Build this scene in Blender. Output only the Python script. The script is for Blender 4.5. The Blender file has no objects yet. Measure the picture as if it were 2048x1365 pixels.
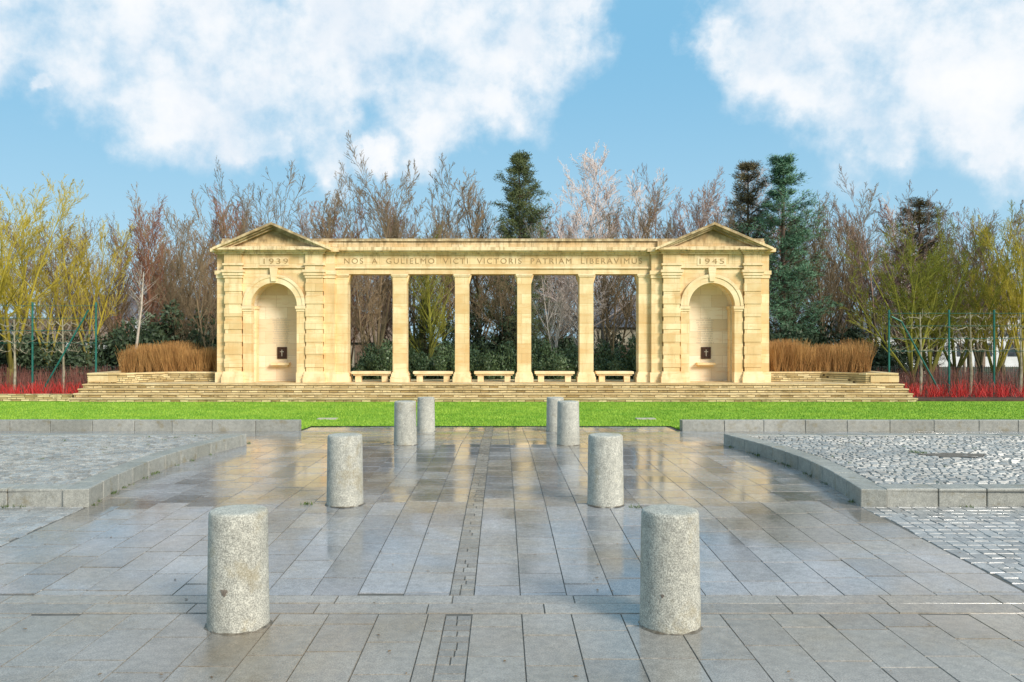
import bpy, math, random
import numpy as np
from mathutils import Vector, Matrix
random.seed(7); np.random.seed(7)
S = bpy.context.scene
S.view_settings.view_transform='Standard'; S.view_settings.look='None'; S.view_settings.exposure=0
FP=1653.0; CZ=2.1; CX=0.33; VX=1004.0; HY=682.5
def WX(px,d): return CX+(px-VX)*d/FP
def WZ(py,d): return CZ+(HY-py)*d/FP
_ys=[-5,6.13,6.45,10.15,16.2,20.5,22,31,60,700]; _zs=[0.0,0.0,0.0,0.1,0.07,-0.145,-0.17,-0.2,-0.2,-0.2]
def gz(y): return float(np.interp(y,_ys,_zs))

# ---------------------------------------------------------------- materials
class NT:
    def __init__(s,tree): s.t=tree; s.n=tree.nodes; s.l=tree.links
    def node(s,typ,**kw):
        n=s.n.new(typ)
        for k,v in kw.items(): setattr(n,k,v)
        return n
    def link(s,a,b): s.l.new(a,b)
    def _in(s,sock,v):
        if hasattr(v,'is_output'): s.l.new(v,sock)
        else: sock.default_value=v
    def math(s,op,a,b=0.0,c=None,clamp=False):
        n=s.node('ShaderNodeMath',operation=op); n.use_clamp=clamp
        s._in(n.inputs[0],a); s._in(n.inputs[1],b)
        if c is not None: s._in(n.inputs[2],c)
        return n.outputs[0]
    def mix(s,f,a,b,mode='MIX'):
        n=s.node('ShaderNodeMix',data_type='RGBA',blend_type=mode)
        s._in(n.inputs[0],f)
        s._in(n.inputs[6],a if hasattr(a,'is_output') else tuple(a)+((1,) if len(a)==3 else ()))
        s._in(n.inputs[7],b if hasattr(b,'is_output') else tuple(b)+((1,) if len(b)==3 else ()))
        return n.outputs[2]
    def noise(s,vec,scale,detail=4,rough=.55,dist=0):
        n=s.node('ShaderNodeTexNoise'); n.inputs['Scale'].default_value=scale; n.inputs['Detail'].default_value=detail
        n.inputs['Roughness'].default_value=rough; n.inputs['Distortion'].default_value=dist
        if vec is not None: s.link(vec,n.inputs['Vector'])
        return n.outputs[0]
    def ss(s,v,a,b,lo=0,hi=1):
        n=s.node('ShaderNodeMapRange',interpolation_type='SMOOTHSTEP')
        s._in(n.inputs[0],v); n.inputs[1].default_value=a; n.inputs[2].default_value=b; n.inputs[3].default_value=lo; n.inputs[4].default_value=hi
        return n.outputs[0]
    def pos(s): return s.node('ShaderNodeNewGeometry').outputs['Position']
    def scalev(s,v,sc):
        n=s.node('ShaderNodeMapping'); s.link(v,n.inputs[0]); n.inputs['Scale'].default_value=sc; return n.outputs[0]
    def bump(s,h,st,dist=.01):
        n=s.node('ShaderNodeBump'); n.inputs['Strength'].default_value=st; n.inputs['Distance'].default_value=dist
        s.link(h,n.inputs['Height']); return n.outputs[0]
def newmat(name):
    m=bpy.data.materials.new(name); m.use_nodes=True; T=NT(m.node_tree)
    P=m.node_tree.nodes['Principled BSDF']; return m,T,P
def simple(name,c1,c2,scale=3,rough=.8,bump=0,detail=4,metal=0,island=0):
    m,T,P=newmat(name); p=T.pos(); f=T.noise(p,scale,detail)
    f=T.ss(f,.35,.65)
    if island:
        g=T.node('ShaderNodeNewGeometry').outputs['Random Per Island']
        f=T.math('ADD',T.math('MULTIPLY',f,1-island),T.math('MULTIPLY',g,island))
    T.link(T.mix(f,c1,c2),P.inputs['Base Color']); P.inputs['Roughness'].default_value=rough; P.inputs['Metallic'].default_value=metal
    if bump: T.link(T.bump(f,bump),P.inputs['Normal'])
    return m

def stone_mat(name,ca,cb,cstain,blocks=True,stain=.5,bw=1.15,rh=.4):
    m,T,P=newmat(name); p=T.pos()
    sp=T.node('ShaderNodeSeparateXYZ'); T.link(p,sp.inputs[0])
    cx=T.node('ShaderNodeCombineXYZ'); T.link(T.math('ADD',sp.outputs[0],sp.outputs[1]),cx.inputs[0]); T.link(sp.outputs[2],cx.inputs[1])
    col=T.mix(T.ss(T.noise(p,1.3,5),.35,.65),ca,cb)
    h=T.noise(p,25,6)
    if blocks:
        b=T.node('ShaderNodeTexBrick'); T.link(cx.outputs[0],b.inputs['Vector'])
        b.inputs['Scale'].default_value=1; b.inputs['Brick Width'].default_value=bw; b.inputs['Row Height'].default_value=rh
        b.inputs['Mortar Size'].default_value=.007; b.inputs['Mortar Smooth'].default_value=.3
        b.inputs['Color1'].default_value=(.84,.76,.64,1); b.inputs['Color2'].default_value=(1.06,1.06,1.06,1); b.inputs['Mortar'].default_value=(.66,.58,.48,1)
        col=T.mix(.9,col,b.outputs[0],'MULTIPLY')
        h=T.math('ADD',T.math('MULTIPLY',h,.4),T.math('MULTIPLY',b.outputs[1],-1.0))
    st=T.noise(T.scalev(p,(3,3,.5)),1.2,6,.7)
    col=T.mix(T.math('MULTIPLY',T.ss(st,.48,.7),stain),col,cstain)
    st2=T.noise(T.scalev(p,(.8,.8,6)),1.5,5,.7)
    col=T.mix(T.math('MULTIPLY',T.ss(st2,.5,.72),.6),col,(ca[0]*.80,ca[1]*.62,ca[2]*.42))
    nn=T.node('ShaderNodeSeparateXYZ'); T.link(T.node('ShaderNodeNewGeometry').outputs['Normal'],nn.inputs[0])
    up=T.ss(nn.outputs[2],.4,.8)
    hi=T.ss(T.math('ADD',sp.outputs[2],T.math('MULTIPLY',T.noise(T.scalev(p,(2.5,2.5,.6)),2,6,.7),.8)),6.38,6.62)
    w=T.math('MAXIMUM',T.math('MULTIPLY',up,T.ss(sp.outputs[2],3,4)),T.math('MULTIPLY',hi,.8))
    wn=T.ss(T.noise(p,3,5),.3,.6,.4,1)
    col=T.mix(T.math('MULTIPLY',w,wn),col,(.17,.10,.04))
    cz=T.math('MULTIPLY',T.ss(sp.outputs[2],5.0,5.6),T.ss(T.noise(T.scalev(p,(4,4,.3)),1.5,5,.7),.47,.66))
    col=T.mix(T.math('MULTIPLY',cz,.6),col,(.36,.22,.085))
    T.link(col,P.inputs['Base Color']); P.inputs['Roughness'].default_value=.85
    T.link(T.bump(h,.3,.01),P.inputs['Normal'])
    return m
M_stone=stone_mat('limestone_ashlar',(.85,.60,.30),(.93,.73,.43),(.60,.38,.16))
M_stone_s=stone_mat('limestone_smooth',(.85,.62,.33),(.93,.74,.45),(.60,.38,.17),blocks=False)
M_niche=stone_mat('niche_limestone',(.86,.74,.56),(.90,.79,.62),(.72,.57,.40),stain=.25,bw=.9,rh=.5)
M_step=stone_mat('step_tread',(.60,.45,.23),(.76,.60,.35),(.36,.25,.10),bw=.9,rh=.5)
M_letter=simple('incised_lettering',(.34,.21,.08),(.44,.29,.13),20)
M_letter2=simple('incised_lettering_pale',(.58,.47,.34),(.64,.53,.40),20)
M_bronze=simple('bronze',(.05,.02,.012),(.10,.045,.025),30,.4,metal=.5)
M_pale=simple('pale_metal',(.45,.40,.33),(.5,.45,.38),30,.5)

def drystone(name):
    m,T,P=newmat(name); p=T.pos()
    sp=T.node('ShaderNodeSeparateXYZ'); T.link(p,sp.inputs[0])
    cx=T.node('ShaderNodeCombineXYZ'); T.link(T.math('ADD',sp.outputs[0],sp.outputs[1]),cx.inputs[0]); T.link(sp.outputs[2],cx.inputs[1])
    wob=T.node('ShaderNodeVectorMath',operation='ADD'); T.link(cx.outputs[0],wob.inputs[0])
    nz=T.node('ShaderNodeTexNoise'); nz.inputs['Scale'].default_value=2.5; T.link(cx.outputs[0],nz.inputs['Vector'])
    sc=T.node('ShaderNodeVectorMath',operation='SCALE'); T.link(nz.outputs[1],sc.inputs[0]); sc.inputs[3].default_value=.05
    T.link(sc.outputs[0],wob.inputs[1])
    b=T.node('ShaderNodeTexBrick'); T.link(wob.outputs[0],b.inputs['Vector'])
    b.inputs['Scale'].default_value=1; b.inputs['Brick Width'].default_value=.34; b.inputs['Row Height'].default_value=.078
    b.inputs['Mortar Size'].default_value=.010; b.inputs['Mortar Smooth'].default_value=.2; b.squash=1.4; b.squash_frequency=3
    b.inputs['Color1'].default_value=(.40,.27,.10,1); b.inputs['Color2'].default_value=(.84,.66,.35,1); b.inputs['Mortar'].default_value=(.09,.06,.025,1)
    col=T.mix(T.math('MULTIPLY',T.ss(T.noise(p,2.2,6,.7),.48,.66),.7),b.outputs[0],(.17,.12,.04))
    T.link(col,P.inputs['Base Color']); P.inputs['Roughness'].default_value=.85
    T.link(T.bump(T.math('MULTIPLY',b.outputs[1],-1),.8,.03),P.inputs['Normal'])
    return m
M_dry=drystone('dry_stone_courses')

def granite(name,ca,cb,island=.5,lich=0,speck=.5,rmin=.12,rmax=.5,bumpn=.15,ior=1.5,lc=(.20,.145,.05),tan=0,sps=95):
    m,T,P=newmat(name); p=T.pos()
    g=T.node('ShaderNodeNewGeometry').outputs['Random Per Island']
    n1=T.ss(T.noise(p,.9,5,.6),.3,.7)
    f=T.math('ADD',T.math('MULTIPLY',g,island),T.math('MULTIPLY',n1,1-island))
    col=T.mix(f,ca,cb)
    if tan:
        tn=T.ss(T.noise(p,.35,5,.65,.6),.44,.62)
        col=T.mix(T.math('MULTIPLY',tn,tan),col,T.mix(f,(ca[0]*.9,ca[1]*.74,ca[2]*.54),(cb[0]*.92,cb[1]*.78,cb[2]*.58)))
    sp=T.noise(p,sps,3,.8)
    col=T.mix(speck,col,T.mix(T.ss(sp,.4,.62),(.45,.45,.45),(1.45,1.45,1.45)),'MULTIPLY')
    sp2=T.noise(p,14,5,.7)
    col=T.mix(.6,col,T.mix(T.ss(sp2,.3,.7),(.70,.70,.70),(1.27,1.26,1.24)),'MULTIPLY')
    if lich:
        l=T.noise(p,3.1,6,.7)
        col=T.mix(T.math('MULTIPLY',T.ss(l,.53,.68),lich),col,lc)
        l2=T.noise(p,7,6,.75)
        col=T.mix(T.math('MULTIPLY',T.ss(l2,.6,.7),lich*.8),col,(.12,.10,.06))
    T.link(col,P.inputs['Base Color'])
    wn=T.ss(T.noise(p,.55,6,.65,.5),.40,.64)
    r=T.math('ADD',T.math('MULTIPLY',wn,rmax-rmin),rmin)
    r=T.math('ADD',r,T.math('MULTIPLY',g,.05))
    T.link(r,P.inputs['Roughness']); P.inputs['IOR'].default_value=ior
    h=T.math('ADD',T.math('MULTIPLY',sp,.4),sp2)
    T.link(T.bump(h,bumpn,.01),P.inputs['Normal'])
    return m
M_slab=granite('wet_granite_paving',(.20,.195,.195),(.37,.365,.37),.65,rmin=.05,rmax=.22,bumpn=.03,ior=1.7,tan=.75)
M_slab2=granite('wet_granite_paving_front',(.24,.215,.185),(.36,.33,.29),.6,rmin=.10,rmax=.30,bumpn=.06,ior=1.55,tan=.7)
M_sett=granite('granite_setts',(.24,.235,.225),(.42,.41,.39),.75,rmin=.2,rmax=.4,bumpn=.1)
M_setc=granite('strip_setts',(.19,.17,.145),(.33,.30,.26),.75,rmin=.12,rmax=.3,bumpn=.06)
M_cob=granite('bed_cobbles',(.22,.215,.20),(.46,.445,.41),.75,lich=.3,rmin=.3,rmax=.55)
M_kerb=granite('kerb_granite',(.27,.26,.22),(.42,.40,.35),.5,lich=.5,rmin=.4,rmax=.7)
M_boll=granite('bollard_granite',(.42,.395,.33),(.54,.51,.43),.0,lich=.45,speck=.75,rmin=.7,rmax=.9,bumpn=.5,lc=(.30,.23,.11),sps=105)
M_joint=simple('joint_mortar',(.09,.08,.065),(.15,.13,.105),8,.6)
M_dark=simple('damp_silt_patch',(.10,.075,.05),(.17,.13,.09),20,.5)
M_ground=simple('earth_and_grass',(.05,.035,.02),(.045,.07,.02),.6,.95)
M_soil=simple('bed_soil',(.06,.035,.02),(.11,.06,.035),4,.95,.4)
def lawnmat():
    m,T,P=newmat('lawn_grass'); p=T.pos()
    c=T.mix(T.ss(T.noise(p,.5,5),.35,.65),(.17,.34,.02),(.27,.44,.035))
    c=T.mix(T.math('MULTIPLY',T.ss(T.noise(T.scalev(p,(1,3,1)),9,4,.7),.4,.7),.5),c,(.12,.23,.015))
    T.link(c,P.inputs['Base Color']); P.inputs['Roughness'].default_value=.9; P.inputs['Specular IOR Level'].default_value=.15
    return m
M_lawn=lawnmat()
M_blade=simple('grass_blade',(.16,.34,.02),(.36,.50,.05),1.0,.7,island=.6)

# ---------------------------------------------------------------- mesh helpers
class MB:
    def __init__(s): s.v=[]; s.f=[]
    def box(s,x0,x1,y0,y1,z0,z1):
        b=len(s.v)
        s.v+=[(x0,y0,z0),(x1,y0,z0),(x1,y1,z0),(x0,y1,z0),(x0,y0,z1),(x1,y0,z1),(x1,y1,z1),(x0,y1,z1)]
        s.f+=[(b,b+3,b+2,b+1),(b+4,b+5,b+6,b+7),(b,b+1,b+5,b+4),(b+1,b+2,b+6,b+5),(b+2,b+3,b+7,b+6),(b+3,b,b+4,b+7)]
    def prism(s,poly,y0,y1):
        b=len(s.v); n=len(poly)
        s.v+=[(x,y0,z) for x,z in poly]+[(x,y1,z) for x,z in poly]
        s.f.append(tuple(range(b,b+n))); s.f.append(tuple(range(b+2*n-1,b+n-1,-1)))
        for i in range(n):
            j=(i+1)%n; s.f.append((b+i,b+n+i,b+n+j,b+j))
    def hexa(s,bot,top):
        b=len(s.v); s.v+=list(bot)+list(top)
        s.f+=[(b+3,b+2,b+1,b),(b+4,b+5,b+6,b+7),(b,b+1,b+5,b+4),(b+1,b+2,b+6,b+5),(b+2,b+3,b+7,b+6),(b+3,b,b+4,b+7)]
    def obj(s,name,mat,parent=None,bevel=0,smooth=False):
        me=bpy.data.meshes.new(name); me.from_pydata(s.v,[],s.f); me.update()
        if smooth: me.polygons.foreach_set('use_smooth',[True]*len(me.polygons))
        o=bpy.data.objects.new(name,me); S.collection.objects.link(o)
        if mat: me.materials.append(mat)
        if parent: o.parent=parent
        if bevel:
            md=o.modifiers.new('bev','BEVEL'); md.width=bevel; md.segments=2; md.limit_method='ANGLE'
        return o
def empty(name,loc=(0,0,0)):
    e=bpy.data.objects.new(name,None); S.collection.objects.link(e); e.location=loc; return e

# ---------------------------------------------------------------- ground
g=MB()
ys=[-30,0,6,10,16.2,20.5,22,31,60,150,700]
for i,y in enumerate(ys):
    for x in (-500,500): g.v.append((x,y,gz(y)-.06))
for i in range(len(ys)-1): g.f.append((2*i,2*i+1,2*i+3,2*i+2))
g.obj('ground',M_ground)
g=MB(); ys=[0,6.13,6.45,10.15,16.2,20.5,22.0]
for y in ys:
    for x in (-22,22): g.v.append((x,y,gz(y)-.008))
for i in range(len(ys)-1): g.f.append((2*i,2*i+1,2*i+3,2*i+2))
g.obj('paving_base',M_joint)
g=MB()
def lawnz(y): return gz(y)+.015
for (xa,xb,ya,yb) in [(-60,-4.72,20.9,21.9),(4.8,60,20.9,21.9),(-60,60,21.9,31.5)]:
    ny=6
    for i in range(ny):
        y0=ya+(yb-ya)*i/ny; y1=ya+(yb-ya)*(i+1)/ny; b=len(g.v)
        g.v+=[(xa,y0,lawnz(y0)),(xb,y0,lawnz(y0)),(xb,y1,lawnz(y1)),(xa,y1,lawnz(y1))]; g.f.append((b,b+1,b+2,b+3))
g.obj('lawn',M_lawn)
N=110000
yy=20.95+np.random.rand(N)**1.1*9.9; xx=(np.random.rand(N)*2-1)*(yy*.64)+.3
ok=~((np.abs(xx-0.04)<4.76)&(yy<21.92)); xx=xx[ok]; yy=yy[ok]; N=len(xx)
zz=np.interp(yy,_ys,_zs)+.012; a=np.random.rand(N)*math.pi; w=.008+.01*np.random.rand(N); h=.02+.035*np.random.rand(N)
lx=(np.random.rand(N)-.5)*.04; ly=(np.random.rand(N)-.5)*.04
v=np.empty((N,3,3)); v[:,0]=np.stack([xx-np.cos(a)*w,yy-np.sin(a)*w,zz],1); v[:,1]=np.stack([xx+np.cos(a)*w,yy+np.sin(a)*w,zz],1); v[:,2]=np.stack([xx+lx,yy+ly,zz+h],1)
def tri_obj(name,v,mat,k=3):
    n=v.shape[0]; me=bpy.data.meshes.new(name)
    me.vertices.add(n*k); me.vertices.foreach_set('co',v.reshape(-1))
    me.loops.add(n*k); me.loops.foreach_set('vertex_index',np.arange(n*k,dtype=np.int32))
    me.polygons.add(n); me.polygons.foreach_set('loop_start',np.arange(0,n*k,k,dtype=np.int32))
    me.update(calc_edges=True); me.validate()
    me.materials.append(mat); o=bpy.data.objects.new(name,me); S.collection.objects.link(o); return o
tri_obj('grass',v,M_blade)

# paving pieces
HW=4.67
def halfw(y):
    t=(y-10)/6.1
    return HW+ (0.30*math.sin(math.pi*t) if 0<t<1 else 0)
def piece(m,x0,x1,y0,y1,off=0,ins=.004,jit=.0015,drop=.010,tilt=.0012):
    r=random.uniform(-jit,jit); tx=random.uniform(-tilt,tilt); ty=random.uniform(-tilt,tilt)
    xs=[(x0,y0,-1,-1),(x1,y0,1,-1),(x1,y1,1,1),(x0,y1,-1,1)]
    top=[(x-sx*ins,y-sy*ins,gz(y)+off+r+sx*tx+sy*ty) for x,y,sx,sy in xs]
    bot=[(x,y,gz(y)+off-drop) for x,y,sx,sy in xs]
    b=len(m.v); m.v+=bot+top
    m.f+=[(b+4,b+5,b+6,b+7),(b,b+1,b+5,b+4),(b+1,b+2,b+6,b+5),(b+2,b+3,b+7,b+6),(b+3,b,b+4,b+7)]
G=.002
def columns(m,xa,xb,ya,yb,w,lens,gy=.009):
    x=xa
    while x<xb-.02:
        x1=min(x+w,xb); y=ya-random.random()*lens[1]
        while y<yb:
            y1=y+random.uniform(*lens)
            a,bb=max(y,ya),min(y1,yb)
            if bb-a>.06:
                gg=gy*(1+.08*max(0,a-6))
                piece(m,x+G,x1-G,a+(gg if a>ya else G),bb-(gg if bb<yb else G),ins=.003)
            y=y1
        x=x1
m=MB()
STR=.10
for side in (-1,1):
    xs=(STR,HW+.0) if side>0 else (-HW,-STR)
    columns(m,xs[0],xs[1],6.80,21.9,.381,(.50,.66))
    xs=(HW,18) if side>0 else (-18,-HW)
    columns(m,xs[0],xs[1],16.25,20.6,.4,(.50,.66))
    xs=(HW,HW+.33) if side>0 else (-HW-.33,-HW)
    columns(m,xs[0],xs[1],10.0,16.25,.33,(.5,.6))
m.obj('granite_paving',M_slab)
m=MB()
for side in (-1,1):
    xs=(STR,9) if side>0 else (-9,-STR)
    columns(m,xs[0],xs[1],3.0,6.36,.381,(.5,.7),gy=.006)
x=-10
while x<10:
    w=random.uniform(.8,1.0); piece(m,x+G,x+w-G,6.385,6.60); x+=w
x=-10
while x<10:
    w=random.uniform(.8,1.0); piece(m,x+G,x+w-G,6.61,6.79); x+=w
m.obj('granite_paving',M_slab2)
m=MB()
for (ya,yb) in [(3,6.36),(6.80,21.9)]:
    y=ya
    while y<yb-.05:
        l=random.uniform(.10,.15)
        if random.random()<.5:
            s_=random.uniform(-.02,.02)
            piece(m,-STR+.002,s_-.002,y+.004,min(y+l,yb)-.004,ins=.004,jit=.002,tilt=.001); piece(m,s_+.002,STR-.002,y+.004,min(y+l,yb)-.004,ins=.004,jit=.002,tilt=.001)
        else: piece(m,-STR+.002,STR-.002,y+.004,min(y+l,yb)-.004,ins=.004,jit=.002,tilt=.001)
        y+=l
m.obj('sett_strip',M_setc)
m=MB()
for side in (-1,1):
    y=6.80
    while y<10.05:
        x=HW+random.uniform(0,.06)
        while x<10:
            w=random.uniform(.13,.17)
            a,b=(x,x+w) if side>0 else (-x-w,-x)
            piece(m,a+.003,b-.003,y+.005,y+.145,ins=.005,jit=.002,tilt=.003); x+=w
        y+=.15
m.obj('granite_setts',M_sett)
# fallen leaves scattered on the wet paving
M_leaf=simple('fallen_leaf',(.10,.05,.02),(.30,.17,.06),6,.6,island=.8)
lv=[]
rl=random.Random(12)
for i in range(150):
    y=rl.uniform(5,20) if i>40 else rl.uniform(5,9); x=rl.uniform(-4.5,4.5)*min(1.3,y/7); a=rl.random()*6.28; s=rl.uniform(.008,.022); z=gz(y)+.006
    c,q=math.cos(a)*s,math.sin(a)*s
    lv.append([(x-c,y-q,z),(x+q*.5,y-c*.5,z+.003),(x+c,y+q,z+.002),(x-q*.5,y+c*.5,z+.004)])
tri_obj('fallen_leaves',np.array(lv),M_leaf,4)

# raised beds
KH=.215; KW=.30
def kerb_run(mm,pts,blen,width,h,side,joint=.005):
    P=[Vector((p[0],p[1],0)) for p in pts]
    L=[0]
    for i in range(1,len(P)): L.append(L[-1]+(P[i]-P[i-1]).length)
    def at(s):
        s=min(max(s,0),L[-1])
        for i in range(1,len(P)):
            if s<=L[i]+1e-9:
                t=(s-L[i-1])/(L[i]-L[i-1]); return P[i-1].lerp(P[i],t),(P[i]-P[i-1]).normalized()
        return P[-1],(P[-1]-P[-2]).normalized()
    s=0
    while s<L[-1]-.05:
        e=min(s+blen*random.uniform(.88,1.12),L[-1])
        if L[-1]-e<blen*.35: e=L[-1]
        p0,d0=at(s+joint); p1,d1=at(e-joint)
        n0=Vector((-d0.y,d0.x,0))*side; n1=Vector((-d1.y,d1.x,0))*side
        q=[p0,p1,p1+n1*width,p0+n0*width]
        if side<0: q=q[::-1]
        dz=random.uniform(-.004,.004)
        zs=[gz(c.y) for c in q]
        mm.hexa([(c.x,c.y,z-.05) for c,z in zip(q,zs)],[(c.x,c.y,z+h+dz) for c,z in zip(q,zs)])
        s=e
for side in (-1,1):
    root=empty('raised_cobble_bed')
    k=MB()
    ysn=np.linspace(10.0,16.2,28)
    inner=[(side*halfw(y),y) for y in ysn]
    kerb_run(k,inner,.62,KW,KH,-side)
    kerb_run(k,[(side*(HW+KW+.006),10.0),(side*18,10.25)],.66,KW,KH,side)
    kerb_run(k,[(side*(HW+KW+.006),16.2),(side*18,16.2)],.8,KW,KH,-side)
    k.obj('kerb',M_kerb,root,bevel=.012)
    fill=MB(); 
    for i in range(len(ysn)-1):
        y0,y1=ysn[i],ysn[i+1]; x0=side*(halfw(y0)+.1); x1=side*(halfw(y1)+.1); b=len(fill.v)
        fill.v+=[(x0,y0,gz(y0)+KH-.034),(side*18,y0,gz(y0)+KH-.034),(side*18,y1,gz(y1)+KH-.034),(x1,y1,gz(y1)+KH-.034)]
        fill.f.append((b,b+1,b+2,b+3) if side>0 else (b+3,b+2,b+1,b))
    fill.obj('bedding',M_joint,root)
    c=MB(); y=10.33; row=0
    while y<15.88:
        x=halfw(y)+KW+.02+random.uniform(0,.06)
        rw=random.uniform(.105,.125)
        while x<15.5:
            w=random.uniform(.10,.17)
            a,b=(x,x+w) if side>0 else (-x-w,-x)
            wob=.02*math.sin(x*2.1)+.02*math.sin(x*.7+row*.1)
            piece(c,a+.005,b-.005,y+.006+wob,y+rw-.006+wob,off=KH-.012,ins=.013,jit=.005,drop=.025,tilt=.004); x+=w
        y+=rw; row+=1
    c.obj('cobbles',M_cob,root)
    k=MB(); kerb_run(k,[(side*4.78+.04,20.6),(side*24,20.6)],1.05,.32,.27,side)
    k.obj('lawn_kerb',M_kerb,root,bevel=.012)
dr=MB(); ang=[i*math.tau/28 for i in range(28)]
dr.v=[(7.5+.50*math.cos(t)*(1+.12*math.sin(3*t)+.06*math.sin(7*t)),13.1+.26*math.sin(t)*(1+.1*math.sin(5*t)),gz(13.1+.26*math.sin(t))+KH-.006) for t in ang]; dr.f=[tuple(range(28))]
dr.obj('silt_patch',M_dark)
for px in (655,1291):
    s=MB(); X=WX(px,23.9); s.box(X-.28,X+.28,23.75,24.05,gz(23.9)-.05,gz(23.9)+.045); s.obj('marker_slab',M_pale,bevel=.01)
M_moss=simple('moss',(.05,.09,.015),(.12,.17,.03),12,.9,island=.5)
w=[]
def tuft(x,y,z,n,sp,h):
    for i in range(n):
        a=random.random()*6.28; r=random.random()*sp; px=x+math.cos(a)*r; py=y+math.sin(a)*r*.5
        b=random.random()*3.14; ww=.006; hh=h*random.uniform(.4,1)
        w.append([(px-ww*math.cos(b),py-ww*math.sin(b),z),(px+ww*math.cos(b),py+ww*math.sin(b),z),(px+random.uniform(-.03,.03),py+random.uniform(-.03,.03),z+hh)])
for i in range(34):
    y=random.uniform(10,16); s=random.choice((-1,1)); tuft(s*(halfw(y)-.02),y,gz(y)-.005,14,.07,.05)
for i in range(18):
    s=random.choice((-1,1)); X=random.uniform(4.7,9)*s; tuft(X,9.98,gz(9.98)-.005,14,.1,.05)
for i in range(80):
    s=random.choice((-1,1)); tuft(s*random.uniform(5.2,14),random.uniform(10.4,15.8),gz(12)+KH-.01,8,.06,.03)
for x,y in ((-2.05,10.15),(1.95,9.95),(1.75,10.1),(7.1,13.3),(7.0,13.4),(-4.9,16.2),(-4.75,16.5)): tuft(x,y,gz(y)+(KH if abs(x)>6 else 0)-.005,30,.10,.05)
tri_obj('weeds',np.array(w),M_moss)

# ---------------------------------------------------------------- bollards
M_soil2=simple('silt',(.10,.08,.055),(.18,.15,.11),25,.5)
M_dark2=simple('patch_mortar',(.15,.115,.09),(.22,.18,.14),60,.9)
def bollard(x,y,marks=None):
    root=empty('stone_bollard',(x,y,gz(y)-.02))
    prof=[(.222,0),(.2235,.03),(.221,.15),(.2175,.35),(.214,.6),(.2115,.80),(.2105,.845),(.207,.858),(.200,.868),(.19,.872),(.13,.8745),(.06,.8755),(0,.876)]
    n=72; v=[];f=[]
    for r,z in prof[:-1]:
        for i in range(n):
            a=i*math.tau/n; rr=r*(1+.004*math.sin(3*a+z*7)+.003*math.sin(9*a+z*20)+random.uniform(-.0025,.0025))
            if .82<z<.866: rr*=1-max(0,math.sin(5*a+x)*math.sin(2*a+y)-.72)*.05
            v.append((rr*math.cos(a),rr*math.sin(a),z))
    for j in range(len(prof)-2):
        for i in range(n):
            k=(i+1)%n; f.append((j*n+i,j*n+k,(j+1)*n+k,(j+1)*n+i))
    v.append((0,0,.876)); t=len(v)-1; j=(len(prof)-2)*n
    for i in range(n): f.append((j+i,j+(i+1)%n,t))
    mb=MB(); mb.v=v; mb.f=f; mb.obj('shaft',M_boll,root,smooth=True)
    rg=MB()
    for i in range(n):
        a=i*math.tau/n; r1=.215; r2=.236+.010*math.sin(4*a+x*3)+.006*math.sin(11*a)
        rg.v+= [(r1*math.cos(a),r1*math.sin(a),.035),(r2*math.cos(a),r2*math.sin(a),.0215)]
    for i in range(n):
        k=(i+1)%n; rg.f.append((2*i,2*i+1,2*k+1,2*k))
    rg.obj('foot_silt',M_soil2,root)
    if marks:
        ma,mz,ms=marks; mk=MB(); pts=[]
        for i in range(14):
            t=i*math.tau/14; q=ms*(1+.25*math.sin(3*t)+.15*math.sin(5*t+1))
            aa=ma+q*math.cos(t)/.218; pts.append(((.2222)*math.cos(aa),(.2222)*math.sin(aa),mz+q*math.sin(t)))
        pts.append((.2235*math.cos(ma),.2235*math.sin(ma),mz))
        mk.v=pts; mk.f=[(i,(i+1)%14,14) for i in range(14)]; mk.obj('plugged_hole',M_dark2,root)
rows=[(477,1340,863,6.13),(690,1211,521,10.15),(810.5,1136.5,326,16.22),(852,1110.5,258,20.5)]
for a,b,_,d in rows:
    for px in (a,b):
        mk=None
        if d<7: mk=(-math.pi/2-.16,.32,.025) if px<900 else (-math.pi/2-.45,.29,.013)
        bollard(WX(px,d),d,mk)

# ---------------------------------------------------------------- memorial
D0=33.0; K=D0/FP; CXM=-.03
def lx(px): return CXM+(px-986)*K
def lz(py): return WZ(py,D0)
mem=empty('war_memorial')
ZF=.44
A=MB(); T_=MB(); Nn=MB()
ZA=lz(547); ZFR=lz(536); ZC0=lz(508); ZC1=lz(497); ZTOP=lz(476)
DC=33.35
xl,xr=lx(643),lx(1329)
A.box(xl,xr,DC+.05,DC+.72,ZA,ZFR)
T_.box(xl,xr,DC-.02,DC+.76,ZFR,ZFR+.07)
A.box(xl,xr,DC+.02,DC+.72,ZFR+.07,ZC0)
T_.box(xl,xr,DC-.06,DC+.8,ZC0,ZC0+.08)
T_.box(xl,xr,DC-.20,DC+.95,ZC0+.08,ZC0+.14)
T_.box(xl,xr,DC-.30,DC+1.05,ZC0+.14,ZC1+.05)
A.box(xl,xr,DC-.02,DC+.74,ZC1+.05,ZTOP-.10)
T_.box(lx(440),lx(1532),DC-.10,DC+.80,ZTOP-.10,ZTOP)
def pillar(cx,w,y0,dep):
    h=w/2
    T_.box(cx-h-.09,cx+h+.09,y0-.09,y0+dep+.09,ZF,ZF+.22)
    T_.box(cx-h-.06,cx+h+.06,y0-.06,y0+dep+.06,ZF+.22,ZF+.34)
    T_.box(cx-h-.03,cx+h+.03,y0-.03,y0+dep+.03,ZF+.34,ZF+.40)
    A.box(cx-h,cx+h,y0,y0+dep,ZF+.40,ZA-.12)
    T_.box(cx-h-.03,cx+h+.03,y0-.03,y0+dep+.02,ZA-.12,ZA-.07)
    T_.box(cx-h-.06,cx+h+.06,y0-.06,y0+dep+.04,ZA-.07,ZA)
PC=[797,923,1049,1175]
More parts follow.
